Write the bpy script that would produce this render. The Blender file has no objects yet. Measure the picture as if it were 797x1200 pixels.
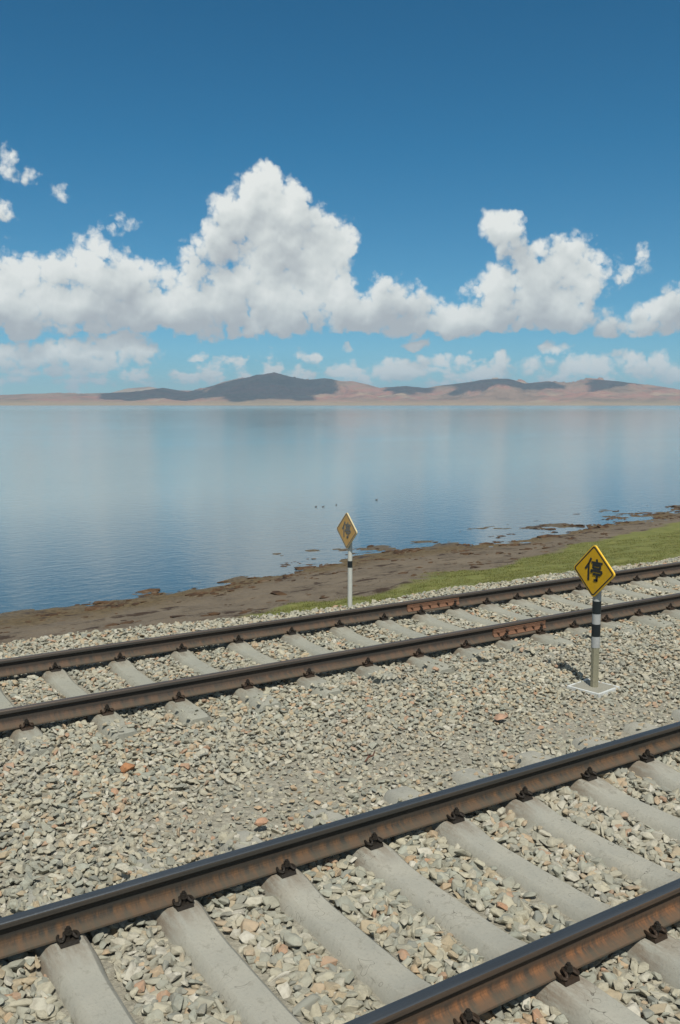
import bpy, bmesh, math, random
import numpy as np
from mathutils import Vector, Matrix
random.seed(7); RNG = np.random.default_rng(11)
SC = bpy.context.scene
COL = SC.collection
R_ = math.radians

# ------------------------------------------------------------------ camera
# world: X runs along the tracks (to the right), Y away from the train window, rail tops at z = 0
F_PX, YAW, PITCH, H_CAM = 1078.4, 0.5735, 0.116, 2.403
cam_d = bpy.data.cameras.new('camera'); cam = bpy.data.objects.new('camera', cam_d); COL.objects.link(cam)
cam_d.sensor_fit = 'VERTICAL'; cam_d.sensor_height = 36; cam_d.lens = F_PX/1200*36
cam_d.clip_start = .05; cam_d.clip_end = 80000
cam.location = (0, 0, H_CAM); cam.rotation_euler = (math.pi/2-PITCH, 0, -YAW)
SC.camera = cam
_s, _c = math.sin(YAW), math.cos(YAW)
def az_el(u, v):          # direction of a point of the sky, degrees
    F = np.array([_s*math.cos(PITCH), _c*math.cos(PITCH), -math.sin(PITCH)]); Rr = np.array([_c, -_s, 0]); U = np.cross(Rr, F)
    d = F+Rr*(u-398.5)/F_PX-U*(v-600)/F_PX; d /= np.linalg.norm(d)
    return math.degrees(math.atan2(d[0], d[1])), math.degrees(math.asin(d[2]))

# ------------------------------------------------------------------ node helpers
def N(nt, typ, ins=None, **kw):
    n = nt.nodes.new(typ)
    for k, v in kw.items(): setattr(n, k, v)
    for k, v in (ins or {}).items():
        s = n.inputs[k]
        if isinstance(v, bpy.types.NodeSocket): nt.links.new(v, s)
        else: s.default_value = v
    return n
def M(nt, op, a, b=None, c=None, clamp=False):
    n = nt.nodes.new('ShaderNodeMath'); n.operation = op; n.use_clamp = clamp
    for i, v in enumerate((a, b, c)):
        if v is None: continue
        if isinstance(v, bpy.types.NodeSocket): nt.links.new(v, n.inputs[i])
        else: n.inputs[i].default_value = v
    return n.outputs[0]
def V(nt, op, a, b=None, c=None):
    n = nt.nodes.new('ShaderNodeVectorMath'); n.operation = op
    for i, v in enumerate((a, b, c)):
        if v is None: continue
        if isinstance(v, bpy.types.NodeSocket): nt.links.new(v, n.inputs[i])
        else: n.inputs[i].default_value = v
    return n.outputs['Value'] if op in ('DOT_PRODUCT', 'LENGTH') else n.outputs[0]
def MR(nt, v, a, b, c=0., d=1., smooth=False):
    n = N(nt, 'ShaderNodeMapRange', {0: v, 1: a, 2: b, 3: c, 4: d}); n.clamp = True
    if smooth: n.interpolation_type = 'SMOOTHSTEP'
    return n.outputs[0]
def MIX(nt, f, a, b, mode='MIX'):
    n = nt.nodes.new('ShaderNodeMix'); n.data_type = 'RGBA'; n.blend_type = mode
    for s, v in ((n.inputs[0], f), (n.inputs[6], a), (n.inputs[7], b)):
        if isinstance(v, bpy.types.NodeSocket): nt.links.new(v, s)
        else: s.default_value = (*v, 1) if isinstance(v, tuple) and len(v) == 3 else v
    return n.outputs[2]
def RAMP(nt, f, stops, const=False):
    n = nt.nodes.new('ShaderNodeValToRGB'); nt.links.new(f, n.inputs[0])
    cr = n.color_ramp
    if const: cr.interpolation = 'CONSTANT'
    while len(cr.elements) < len(stops): cr.elements.new(.5)
    for e, (p, c) in zip(cr.elements, stops): e.position = p; e.color = (*c, 1)
    return n.outputs[0]
def NOISE(nt, vec, scale, detail=4, rough=.55, dist=0, dim='3D', out=0):
    n = N(nt, 'ShaderNodeTexNoise', {'Vector': vec, 'Scale': scale, 'Detail': detail, 'Roughness': rough, 'Distortion': dist})
    n.noise_dimensions = dim
    return n.outputs[out]
def BUMP(nt, h, strength, dist):
    return N(nt, 'ShaderNodeBump', {'Height': h, 'Strength': strength, 'Distance': dist}).outputs[0]
def mat(name):
    m = bpy.data.materials.new(name); m.use_nodes = True; nt = m.node_tree
    return m, nt, nt.nodes['Principled BSDF']
def setp(nt, b, **kw):
    for k, v in kw.items():
        s = b.inputs[{'col': 'Base Color', 'rough': 'Roughness', 'metal': 'Metallic', 'normal': 'Normal', 'spec': 'Specular IOR Level', 'ior': 'IOR'}[k]]
        if isinstance(v, bpy.types.NodeSocket): nt.links.new(v, s)
        else: s.default_value = (*v, 1) if isinstance(v, tuple) else v
def plain(name, col, rough=.7, metal=0, var=.25, scale=30, bump=.0):
    m, nt, b = mat(name)
    p = N(nt, 'ShaderNodeTexCoord').outputs['Object']
    n = NOISE(nt, p, scale, 5, .6)
    c = MIX(nt, M(nt, 'MULTIPLY', MR(nt, n, .3, .75), var*2), col, tuple(x*.55 for x in col))
    setp(nt, b, col=c, rough=rough, metal=metal)
    if bump: setp(nt, b, normal=BUMP(nt, n, bump, .01))
    return m

# ------------------------------------------------------------------ sky with clouds, sun
SUN_EL, SUN_AZ = 56.0, 204.5              # azimuth clockwise from +Y of the direction towards the sun
TO_SUN = Vector((math.sin(R_(SUN_AZ))*math.cos(R_(SUN_EL)), math.cos(R_(SUN_AZ))*math.cos(R_(SUN_EL)), math.sin(R_(SUN_EL))))
# cumulus lobes: centre and radii in the photograph's own angular grid, weight
BLOBS = [(-50,352,62,46,1),(22,348,46,44,1),(75,352,42,50,1),(118,345,40,50,1),(150,338,38,34,1),(190,362,52,42,1),(225,358,42,38,1),
 (262,345,46,46,1),(246,312,30,32,1),(262,285,26,28,1),(282,258,30,34,1),(300,234,26,30,1),(314,218,20,22,1),(334,246,30,32,1),(322,285,50,46,1),
 (352,268,26,28,1),(380,282,30,30,1),(396,300,22,26,1),(368,318,40,42,1),(335,352,56,42,1),(300,376,52,24,1),(396,345,22,22,.9),
 (40,384,90,18,.9),(418,366,40,28,1),(452,356,34,26,1),(478,368,44,24,1),(520,376,52,20,1),(560,374,44,24,1),
 (588,264,20,16,1),(601,270,14,14,.85),(606,290,18,19,1),(628,300,16,18,.85),(620,318,22,24,1),(600,352,48,34,1),(640,338,48,44,1),(670,318,34,34,1),(680,340,20,28,1),(640,372,58,20,1),
 (770,376,34,22,.95),(805,366,40,24,1),(712,386,22,15,.75),(744,318,30,20,.30),(752,300,12,14,.22),(722,306,9,12,.2),
 (4,188,20,22,.26),(4,242,22,18,.5),(70,218,18,14,.22),(38,206,26,12,.22),(140,262,24,18,.36),
 (85,414,100,17,.8),(10,418,60,18,.7),(150,408,40,14,.8),(362,420,22,9,.5),(403,409,8,7,.55),(490,403,22,7,.6),(645,409,20,8,.5),(544,382,16,8,.5),
 (515,424,30,14,.62),(585,422,14,14,.66),(470,434,40,14,.55),(622,430,32,13,.55),(690,428,34,13,.6),(755,424,40,14,.66),(800,438,50,12,.6),(240,440,30,7,.45),(560,438,60,10,.5),(700,442,60,9,.5),(95,446,50,6,.45)]
world = bpy.data.worlds.new('World'); SC.world = world; world.use_nodes = True
def build_world():
    nt = world.node_tree; nt.nodes.clear()
    # field group: position on the sky (degrees) -> cloud thickness
    g = bpy.data.node_groups.new('cloud_field', 'ShaderNodeTree')
    g.interface.new_socket('P', in_out='INPUT', socket_type='NodeSocketVector')
    [g.interface.new_socket(q, in_out='OUTPUT', socket_type='NodeSocketFloat') for q in ('T', 'Macro', 'Mid')]
    gi = g.nodes.new('NodeGroupInput'); go = g.nodes.new('NodeGroupOutput'); p0 = gi.outputs[0]
    w1 = N(g, 'ShaderNodeTexNoise', {'Vector': p0, 'Scale': .55, 'Detail': 3, 'Roughness': .55}); w1.noise_dimensions = '2D'
    w = V(g, 'SUBTRACT', w1.outputs['Color'], (.5, .5, .5))
    p = V(g, 'MULTIPLY_ADD', w, (1.5, 1.1, 0), p0)
    px = 180/math.pi/F_PX
    els = N(g, 'ShaderNodeSeparateXYZ', {0: p}).outputs[1]; base_el = az_el(400, 392)[1]
    bw = N(g, 'ShaderNodeTexNoise', {'Vector': p0, 'Scale': .38, 'Detail': 4, 'Roughness': .6}); bw.noise_dimensions = '2D'
    below = M(g, 'MAXIMUM', M(g, 'SUBTRACT', M(g, 'MULTIPLY_ADD', M(g, 'SUBTRACT', bw.outputs[0], .45), 2.2, base_el), els), 0)
    def merge(blobs):
        acc = None
        for (u, v, ru, rv, wt) in blobs:
            a, e = az_el(u, v)
            q = V(g, 'MULTIPLY_ADD', p, (1/(ru*px), 1/(rv*px), 0), (-a/(ru*px), -e/(rv*px), 0))
            h = M(g, 'SUBTRACT', wt, M(g, 'MULTIPLY', V(g, 'DOT_PRODUCT', q, q), .75))
            acc = h if acc is None else M(g, 'SMOOTH_MAX', acc, h, .16)
        return acc
    main = M(g, 'MULTIPLY_ADD', below, -1.6, merge([q for q in BLOBS if q[1] < 400 and q[4] >= .75]))
    rest = merge([q for q in BLOBS if not (q[1] < 400 and q[4] >= .75)])
    # far bank of small cumulus low over the hills
    bn = N(g, 'ShaderNodeTexNoise', {'Vector': V(g, 'MULTIPLY', p0, (.62, 1.25, 1)), 'Scale': 1.0, 'Detail': 3, 'Roughness': .5}); bn.noise_dimensions = '2D'
    win = M(g, 'ABSOLUTE', M(g, 'SUBTRACT', els, az_el(400, 438)[1]))
    bank = M(g, 'SUBTRACT', M(g, 'MULTIPLY', bn.outputs[0], 2.4), M(g, 'MULTIPLY_ADD', win, .70, .86))
    acc = M(g, 'MAXIMUM', M(g, 'MAXIMUM', main, rest), bank)
    acc = M(g, 'MAXIMUM', acc, -1.5)
    # billows
    def vor(scale, vec):
        vo = N(g, 'ShaderNodeTexVoronoi', {'Vector': vec, 'Scale': scale, 'Detail': 0}); vo.voronoi_dimensions = '2D'
        d = vo.outputs['Distance']; return M(g, 'SUBTRACT', .28, M(g, 'MULTIPLY', d, d))
    w2 = N(g, 'ShaderNodeTexNoise', {'Vector': p0, 'Scale': 2.2, 'Detail': 3, 'Roughness': .6}); w2.noise_dimensions = '2D'
    pb = V(g, 'MULTIPLY_ADD', V(g, 'SUBTRACT', w2.outputs['Color'], (.5, .5, .5)), (.5, .5, 0), p0)
    b1, b2, b3 = vor(.85, pb), vor(1.9, pb), vor(4.2, pb)
    lo = N(g, 'ShaderNodeTexNoise', {'Vector': p0, 'Scale': .42, 'Detail': 2.5, 'Roughness': .5}); lo.noise_dimensions = '2D'
    fb = N(g, 'ShaderNodeTexNoise', {'Vector': p0, 'Scale': 2.1, 'Detail': 6, 'Roughness': .58}); fb.noise_dimensions = '2D'
    mac = M(g, 'MULTIPLY_ADD', M(g, 'SUBTRACT', lo.outputs[0], .5), 1.5, acc)
    mac = M(g, 'MULTIPLY_ADD', b1, .75, mac)
    t = M(g, 'MULTIPLY_ADD', b2, .50, mac); mid = t
    t = M(g, 'MULTIPLY_ADD', b3, .22, t)
    t = M(g, 'MULTIPLY_ADD', M(g, 'SUBTRACT', fb.outputs[0], .5), .62, t)
    g.links.new(t, go.inputs[0]); g.links.new(mac, go.inputs[1]); g.links.new(mid, go.inputs[2])
    # direction -> azimuth / elevation in degrees
    D = N(nt, 'ShaderNodeTexCoord').outputs['Generated']
    sx = N(nt, 'ShaderNodeSeparateXYZ', {0: D})
    az = M(nt, 'MULTIPLY', M(nt, 'ARCTAN2', sx.outputs[0], sx.outputs[1]), 180/math.pi)
    el = M(nt, 'MULTIPLY', M(nt, 'ARCSINE', sx.outputs[2]), 180/math.pi)
    P = N(nt, 'ShaderNodeCombineXYZ', {0: az, 1: el}).outputs[0]
    def field(v):
        n = nt.nodes.new('ShaderNodeGroup'); n.node_tree = g; nt.links.new(v, n.inputs[0]); return n.outputs
    f0 = field(P); f1 = field(V(nt, 'ADD', P, (-.45, 1.1, 0))); f2 = field(V(nt, 'ADD', P, (-.10, .26, 0)))
    t0 = f0[0]
    alpha = MR(nt, t0, -.10, .66, 0, 1, True)
    relM = M(nt, 'SUBTRACT', f0[1], f1[1]); relS = M(nt, 'SUBTRACT', f0[2], f2[2])
    lit = M(nt, 'ADD', M(nt, 'MULTIPLY', relM, .40), M(nt, 'MULTIPLY', relS, .24))
    pat = N(nt, 'ShaderNodeTexNoise', {'Vector': P, 'Scale': .26, 'Detail': 2, 'Roughness': .45}); pat.noise_dimensions = '2D'
    lit = M(nt, 'ADD', lit, M(nt, 'MULTIPLY', M(nt, 'SUBTRACT', pat.outputs[0], .5), 1.25))
    thick = MR(nt, f0[1], .25, 1.2)
    lit = M(nt, 'SUBTRACT', M(nt, 'ADD', lit, .66), M(nt, 'MULTIPLY', thick, .22))
    bel = az_el(400, 392)[1]     # undersides of the cumulus are grey
    under = M(nt, 'MULTIPLY', MR(nt, el, bel-.5, bel+2.2, 1, 0, True), MR(nt, el, bel-1.1, bel-.3))
    lit = M(nt, 'SUBTRACT', lit, M(nt, 'MULTIPLY', under, .55))
    ccol = RAMP(nt, lit, [(0, (.31, .33, .345)), (.3, (.38, .405, .41)), (.6, (.475, .50, .49)), (.95, (.58, .595, .575))])
    sky = N(nt, 'ShaderNodeTexSky'); sky.sky_type = 'NISHITA'; sky.sun_disc = False
    sky.sun_elevation = R_(SUN_EL); sky.sun_rotation = R_(SUN_AZ); sky.altitude = 3500; sky.air_density = 1.0; sky.dust_density = .5; sky.ozone_density = 3
    STR = .055
    sk = MIX(nt, 1.0, sky.outputs[0], RAMP(nt, MR(nt, el, 0, 30), [(0, (.60, .98, 1.0)), (.2, (.38, .98, 1.04)), (.5, (.14, .93, 1.08)), (1, (.03, .82, 1.04))]), 'MULTIPLY')
    # clouds of the last degrees above the horizon dissolve in the air
    low = MR(nt, el, 0, 4.5, .5, 0.0, True)
    cc = V(nt, 'SCALE', ccol); cc.node.inputs['Scale'].default_value = 1/STR
    cc = MIX(nt, low, cc, tuple(x/STR for x in (.36, .43, .455)))
    # no cloud below the horizon
    alpha = M(nt, 'MULTIPLY', alpha, MR(nt, el, -.3, .4))
    out = MIX(nt, alpha, sk, cc)
    # scattered cloud added over the unseen rest of the sky, for neutral fill light
    away = M(nt, 'MAXIMUM', MR(nt, el, 27, 36), MR(nt, M(nt, 'ABSOLUTE', M(nt, 'SUBTRACT', az, 33)), 27, 36))
    g3 = NOISE(nt, V(nt, 'MULTIPLY', D, (1, 1, 1.6)), 2.6, 5, .55)
    a3 = M(nt, 'MULTIPLY', M(nt, 'MULTIPLY', MR(nt, g3, .47, .60, 0, 1, True), away), MR(nt, el, 0, 3))
    out = MIX(nt, a3, out, tuple(x/STR for x in (.50, .52, .51)))
    bg = N(nt, 'ShaderNodeBackground', {0: out, 1: STR})
    o = nt.nodes.new('ShaderNodeOutputWorld'); nt.links.new(bg.outputs[0], o.inputs[0])
build_world()
sl = bpy.data.lights.new('sun', 'SUN'); sl.energy = 3.6; sl.angle = R_(.53); sl.color = (1, .95, .86)
so = bpy.data.objects.new('sun', sl); COL.objects.link(so); so.location = (-30, -60, 80)
so.rotation_euler = (-TO_SUN).to_track_quat('-Z', 'Y').to_euler()
SC.view_settings.view_transform = 'Standard'; SC.view_settings.look = 'None'; SC.view_settings.exposure = .52; SC.view_settings.gamma = 1
SC.view_settings.use_curve_mapping = False
SC.cycles.max_bounces = 6; SC.cycles.diffuse_bounces = 3; SC.cycles.glossy_bounces = 3; SC.cycles.volume_bounces = 0
SC.cycles.sample_clamp_indirect = 4

# ------------------------------------------------------------------ object helpers
def link(name, me, m=None, parent=None, kind=None, label=None, cat=None, group=None):
    o = bpy.data.objects.new(name, me); COL.objects.link(o)
    if m is not None and me is not None and not me.materials: me.materials.append(m)
    if parent: o.parent = parent
    return tag(o, label, cat, group, kind)
def tag(o, label=None, cat=None, group=None, kind=None):
    for k, v in (('label', label), ('category', cat), ('group', group), ('kind', kind)):
        if v: o[k] = v
    return o
def empty(name, loc, **kw):
    o = link(name, None, **kw); o.location = loc; o.empty_display_size = .2; return o
def mesh_np(name, verts, faces, smooth=False):
    me = bpy.data.meshes.new(name); verts = np.asarray(verts, np.float32); faces = np.asarray(faces, np.int32)
    k = faces.shape[1]
    me.vertices.add(len(verts)); me.vertices.foreach_set('co', verts.ravel())
    me.loops.add(faces.size); me.loops.foreach_set('vertex_index', faces.ravel())
    me.polygons.add(len(faces)); me.polygons.foreach_set('loop_start', np.arange(len(faces), dtype=np.int32)*k)
    me.polygons.foreach_set('use_smooth', np.full(len(faces), smooth))
    me.update(calc_edges=True); me.validate(); return me
def grid_faces(nx, ny):   # verts indexed [iy*nx+ix]
    i = np.arange(nx-1)[None, :]+np.arange(ny-1)[:, None]*nx
    return np.stack([i, i+1, i+1+nx, i+nx], -1).reshape(-1, 4)
def bm_mesh(bm, name, smooth=False):
    bmesh.ops.recalc_face_normals(bm, faces=bm.faces[:])
    me = bpy.data.meshes.new(name); bm.to_mesh(me); bm.free()
    if smooth:
        for p in me.polygons: p.use_smooth = True
    return me
def loft(bm, sections, cap=True):
    rings = [[bm.verts.new(p) for p in s] for s in sections]
    n = len(rings[0])
    for a, b in zip(rings, rings[1:]):
        for i in range(n): bm.faces.new((a[i], a[(i+1) % n], b[(i+1) % n], b[i]))
    if cap: bm.faces.new(rings[0]); bm.faces.new(rings[-1])
    return rings
def tube(bm, pts, r, n=8):
    pts = [Vector(p) for p in pts]; secs = []
    up = Vector((0, 0, 1))
    for i, p in enumerate(pts):
        t = (pts[min(i+1, len(pts)-1)]-pts[max(i-1, 0)]).normalized()
        a = t.cross(up)
        if a.length < .1: a = t.cross(Vector((1, 0, 0)))
        a.normalize(); b = t.cross(a); rr = r[i] if isinstance(r, (list, tuple)) else r
        secs.append([p+a*math.cos(2*math.pi*k/n)*rr+b*math.sin(2*math.pi*k/n)*rr for k in range(n)])
    loft(bm, secs)
def cyl(bm, x, y, z0, z1, r, n=12, rot=0, r1=None):
    r1 = r if r1 is None else r1
    loft(bm, [[Vector((x+rr*math.cos(2*math.pi*k/n+rot), y+rr*math.sin(2*math.pi*k/n+rot), z)) for k in range(n)] for z, rr in ((z0, r), (z1, r1))])
def box(bm, x0, x1, y0, y1, z0, z1):
    loft(bm, [[Vector(p) for p in ((x0, y0, z), (x1, y0, z), (x1, y1, z), (x0, y1, z))] for z in (z0, z1)])
def bevel(bm, w, seg=1, ang=30):
    es = [e for e in bm.edges if e.is_manifold and e.calc_face_angle(0) > R_(ang)]
    bmesh.ops.bevel(bm, geom=es, offset=w, segments=seg, affect='EDGES', profile=.5)
# numpy value noise
class VN:
    def __init__(s, seed): s.t = np.random.default_rng(seed).random((256, 256))
    def __call__(s, x, y):
        x = np.asarray(x, float); y = np.asarray(y, float)
        xi = np.floor(x).astype(int); yi = np.floor(y).astype(int); fx = x-xi; fy = y-yi
        fx = fx*fx*fx*(fx*(fx*6-15)+10); fy = fy*fy*fy*(fy*(fy*6-15)+10); t = s.t
        g = lambda a, b: t[(xi+a) & 255, (yi+b) & 255]
        return (g(0, 0)*(1-fx)+g(1, 0)*fx)*(1-fy)+(g(0, 1)*(1-fx)+g(1, 1)*fx)*fy
def fbm(x, y, seed=1, o=5, rough=.5, ridged=False):
    n = VN(seed); s = 0; a = 1; tot = 0
    for k in range(o):
        v = n(x*2**k+17.3*k, y*2**k+9.1*k)
        if ridged: v = 1-abs(2*v-1)
        s = s+a*v; tot += a; a *= rough
    return s/tot

# ------------------------------------------------------------------ track geometry
YB, YA, YC, YD = 2.814+.036, 2.814+1.505+.036, 7.43+.036, 7.43+1.505+.036    # rail centre lines (far gauge edge fitted)
YB, YA, YC, YD = [y-.072 for y in (YB, YA, YC, YD)]
NEAR_X = [1.1556+.6003*i for i in range(-3, 16)]
FAR_X = [2.4-.65*i for i in range(4, 0, -1)]+[2.4, 3.05, 3.72, 4.38, 5.04, 5.68, 6.32, 6.88, 7.42, 7.96, 8.50, 9.08]+[9.08+.6*i for i in range(1, 22)]
Z_WATER = -2.6
def shore_y(x): return np.interp(x, [-300, -20, 4.9, 9.5, 13.8, 18.4, 20.7, 24.5, 28.2, 32.3, 38, 60, 400], [26, 22.6, 22.4, 23.1, 24.7, 25.5, 25.3, 25.9, 26.8, 27.6, 28.4, 31, 70])
def crest_y(x): return 10.05+.35*np.clip((5.5-x)/3, 0, 1)+.25*(fbm(x*.7, x*0, 3, 3)-.5)
def grass_y(x): return np.interp(x, [-40, 6, 9.3, 10.9, 12, 14.5, 17.2, 21.5, 30, 60, 400], [10.8, 15.0, 17.2, 17.8, 18.1, 18.8, 19.4, 21.2, 24.1, 30, 60])
def fines(x, y):
    """0..1, dusty stretches full of small chips beside the nearer track"""
    return np.exp(-((y-(YA+.78+.5*(fbm(x*.8, y, 71, 3)-.5)))/.42)**2)*np.clip(3.2*fbm(x*.6+4, y*.6, 72, 3)-1.15, 0, 1)
def ballast_top(x, y):
    """level of the top of the loose stones"""
    z = -.195+.06*(fbm(x*.5, y*.6, 21, 3)-.5)
    mid = np.exp(-((y-5.9)/.8)**2)*.03
    z = z+mid
    inn = (y > YB-.9) & (y < YA-.08); z = np.where(inn, -.206+.03*(fbm(x*2, y*2, 22, 2)-.5), z)
    inn = (y > YC+.05) & (y < YD-.05); z = np.where(inn, -.186+.03*(fbm(x*2, y*2, 23, 2)-.5), z)
    cy = crest_y(x)
    z = np.where(y > cy, np.minimum(z, -.23-(y-cy)/1.5*.85), z)
    return z

def ground_z(x, y):
    cy = crest_y(x); ys = shore_y(x)+.9*(fbm(x*.35, y*.1, 5, 4)-.5)
    toe = cy+1.5
    t = (y-toe)/(ys-toe)
    z = np.where(y < cy+.3, ballast_top(x, y)-.05+.032*fines(x, y), np.where(y < toe, -.345-(y-cy)/1.5*.795, -1.14-1.46*(1-(1-np.clip(t, 0, 1))**1.55)))
    z = np.where(t > 1, Z_WATER-.012*(y-ys)-.02*np.clip(y-ys-2, 0, 400)**1.3+.05*(fbm(x*.5, y*1.5, 12, 4)-.62)*np.clip(2.2-(y-ys), 0, 1), z)
    z = np.maximum(z, -7)
    und = .16*(fbm(x*.33, y*.5, 8, 4)-.5)+.10*(fbm(x*1.6, y*2.6, 9, 4, .6)-.5)
    amp = np.clip((y-toe)/2, 0, 1)*np.clip(1.25-t*.55, .35, 1)
    return z+und*amp
# ------------------------------------------------------------------ ground sheet
def build_ground():
    xs = np.concatenate([[-16000, -6000, -2000, -700, -250, -100, -50, -25, -12], np.arange(-6, 62, .16), [64, 67, 71, 76, 83, 92, 105, 130, 180, 280, 450, 800, 1600, 3500, 7500, 16000]])
    ys = np.concatenate([[-16000, -6000, -2000, -500, -120, -40, -15, -6, -2], np.arange(0, 12, .2), np.arange(12, 31, .085), np.arange(31, 46, .4), [48, 52, 60, 80, 120, 250, 600, 1500, 4000, 9000, 16000]])
    X, Y = np.meshgrid(xs, ys)
    Z = ground_z(X, Y)
    Z = np.where((abs(X) > 1000) | (abs(Y) > 1000), np.where(Y > 100, -7, -.5), Z)
    me = mesh_np('ground', np.stack([X, Y, Z], -1).reshape(-1, 3), grid_faces(len(xs), len(ys)), True)
    gy = grass_y(X)+2.2*(fbm(X*.5, Y*.5, 31, 4)-.5)+.5*(fbm(X*3, Y*3, 32, 2)-.5)
    grass = np.clip((gy-Y)/.35+.5, 0, 1)*np.clip((Y-(crest_y(X)+1.2))/.2, 0, 1)
    ballast = np.clip((crest_y(X)+1.5-Y)/.3+.5, 0, 1)
    shore = (Y-(shore_y(X)))
    for n, a in (('grass', grass), ('gravel', ballast), ('shore', shore)):
        at = me.attributes.new(n, 'FLOAT', 'POINT'); at.data.foreach_set('value', a.astype(np.float32).ravel())
    m, nt, b = mat('ground')
    P = N(nt, 'ShaderNodeTexCoord').outputs['Object']
    A = lambda n: N(nt, 'ShaderNodeAttribute', attribute_name=n).outputs['Fac']
    n1 = NOISE(nt, P, .9, 8, .62); n2 = NOISE(nt, P, 9, 6, .65); n3 = NOISE(nt, P, 45, 3, .6)
    dirt = RAMP(nt, n1, [(.32, (.058, .045, .031)), (.5, (.112, .089, .062)), (.66, (.152, .124, .088))])
    dirt = MIX(nt, MR(nt, n2, .35, .7), dirt, (.138, .112, .080))
    sv = M(nt, 'ADD', A('shore'), M(nt, 'MULTIPLY', M(nt, 'SUBTRACT', n1, .5), 3.2))
    rim = MR(nt, sv, -2.2, -1.2, 0, 1); 
    rimc = MIX(nt, MR(nt, n2, .4, .6), (.07, .050, .024), (.12, .088, .045))
    dirt = MIX(nt, rim, dirt, rimc)
    # dark clods of dried weed and hoof-trodden mud
    cl = NOISE(nt, V(nt, 'MULTIPLY', P, (.55, 1.0, 1)), 1.6, 5, .7)
    dirt = MIX(nt, MR(nt, cl, .565, .62), dirt, (.038, .024, .015))
    gr = RAMP(nt, NOISE(nt, P, 2.5, 6, .7), [(.3, (.072, .090, .02)), (.5, (.118, .138, .030)), (.7, (.165, .165, .048))])
    gr = MIX(nt, MR(nt, n3, .45, .7), gr, (.16, .14, .06))
    c = MIX(nt, A('grass'), dirt, gr)
    gv = RAMP(nt, NOISE(nt, P, 28, 4, .7), [(.3, (.17, .16, .125)), (.55, (.26, .245, .195)), (.75, (.32, .305, .245))])
    c = MIX(nt, A('gravel'), c, gv)
    h = M(nt, 'ADD', M(nt, 'MULTIPLY', n2, .6), M(nt, 'MULTIPLY', n3, .25))
    wet = MR(nt, sv, -1.0, .1, .95, .45)
    setp(nt, b, col=c, rough=wet, normal=BUMP(nt, h, .9, .06), spec=.3)
    link('ground', me, m, kind='structure')
build_ground()

# ------------------------------------------------------------------ lake
def build_water():
    xs = np.array([-16000, -3000, -500, 0, 60, 500, 3000, 16000.]); ys = np.array([17, 60, 300, 1500, 5000, 16000.])
    X, Y = np.meshgrid(xs, ys)
    me = mesh_np('water', np.stack([X, Y, X*0+Z_WATER], -1).reshape(-1, 3), grid_faces(len(xs), len(ys)), True)
    m, nt, b = mat('lake_water')
    P = N(nt, 'ShaderNodeTexCoord').outputs['Object']
    P1 = V(nt, 'MULTIPLY', P, (.75, 1.25, 1))
    a = NOISE(nt, P1, 2.6, 5, .6, .3); c = NOISE(nt, P1, .9, 4, .6, .3); d = NOISE(nt, V(nt, 'MULTIPLY', P, (.004, .02, 1)), 1, 3, .6)
    calm = MR(nt, d, .36, .62, .55, 1.2)
    h = M(nt, 'ADD', M(nt, 'MULTIPLY', a, .0125), M(nt, 'MULTIPLY', c, .004))
    h = M(nt, 'MULTIPLY', h, calm)
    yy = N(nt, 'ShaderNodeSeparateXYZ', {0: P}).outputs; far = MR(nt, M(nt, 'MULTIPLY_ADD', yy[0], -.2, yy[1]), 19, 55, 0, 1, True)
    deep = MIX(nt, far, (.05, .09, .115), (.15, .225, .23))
    dist = V(nt, 'LENGTH', P)
    setp(nt, b, col=deep, rough=MR(nt, dist, 60, 1800, .03, .16), ior=1.40, normal=BUMP(nt, h, 1.0, 1.0), spec=.5)
    link('water', me, m, kind='structure')
build_water()

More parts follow.
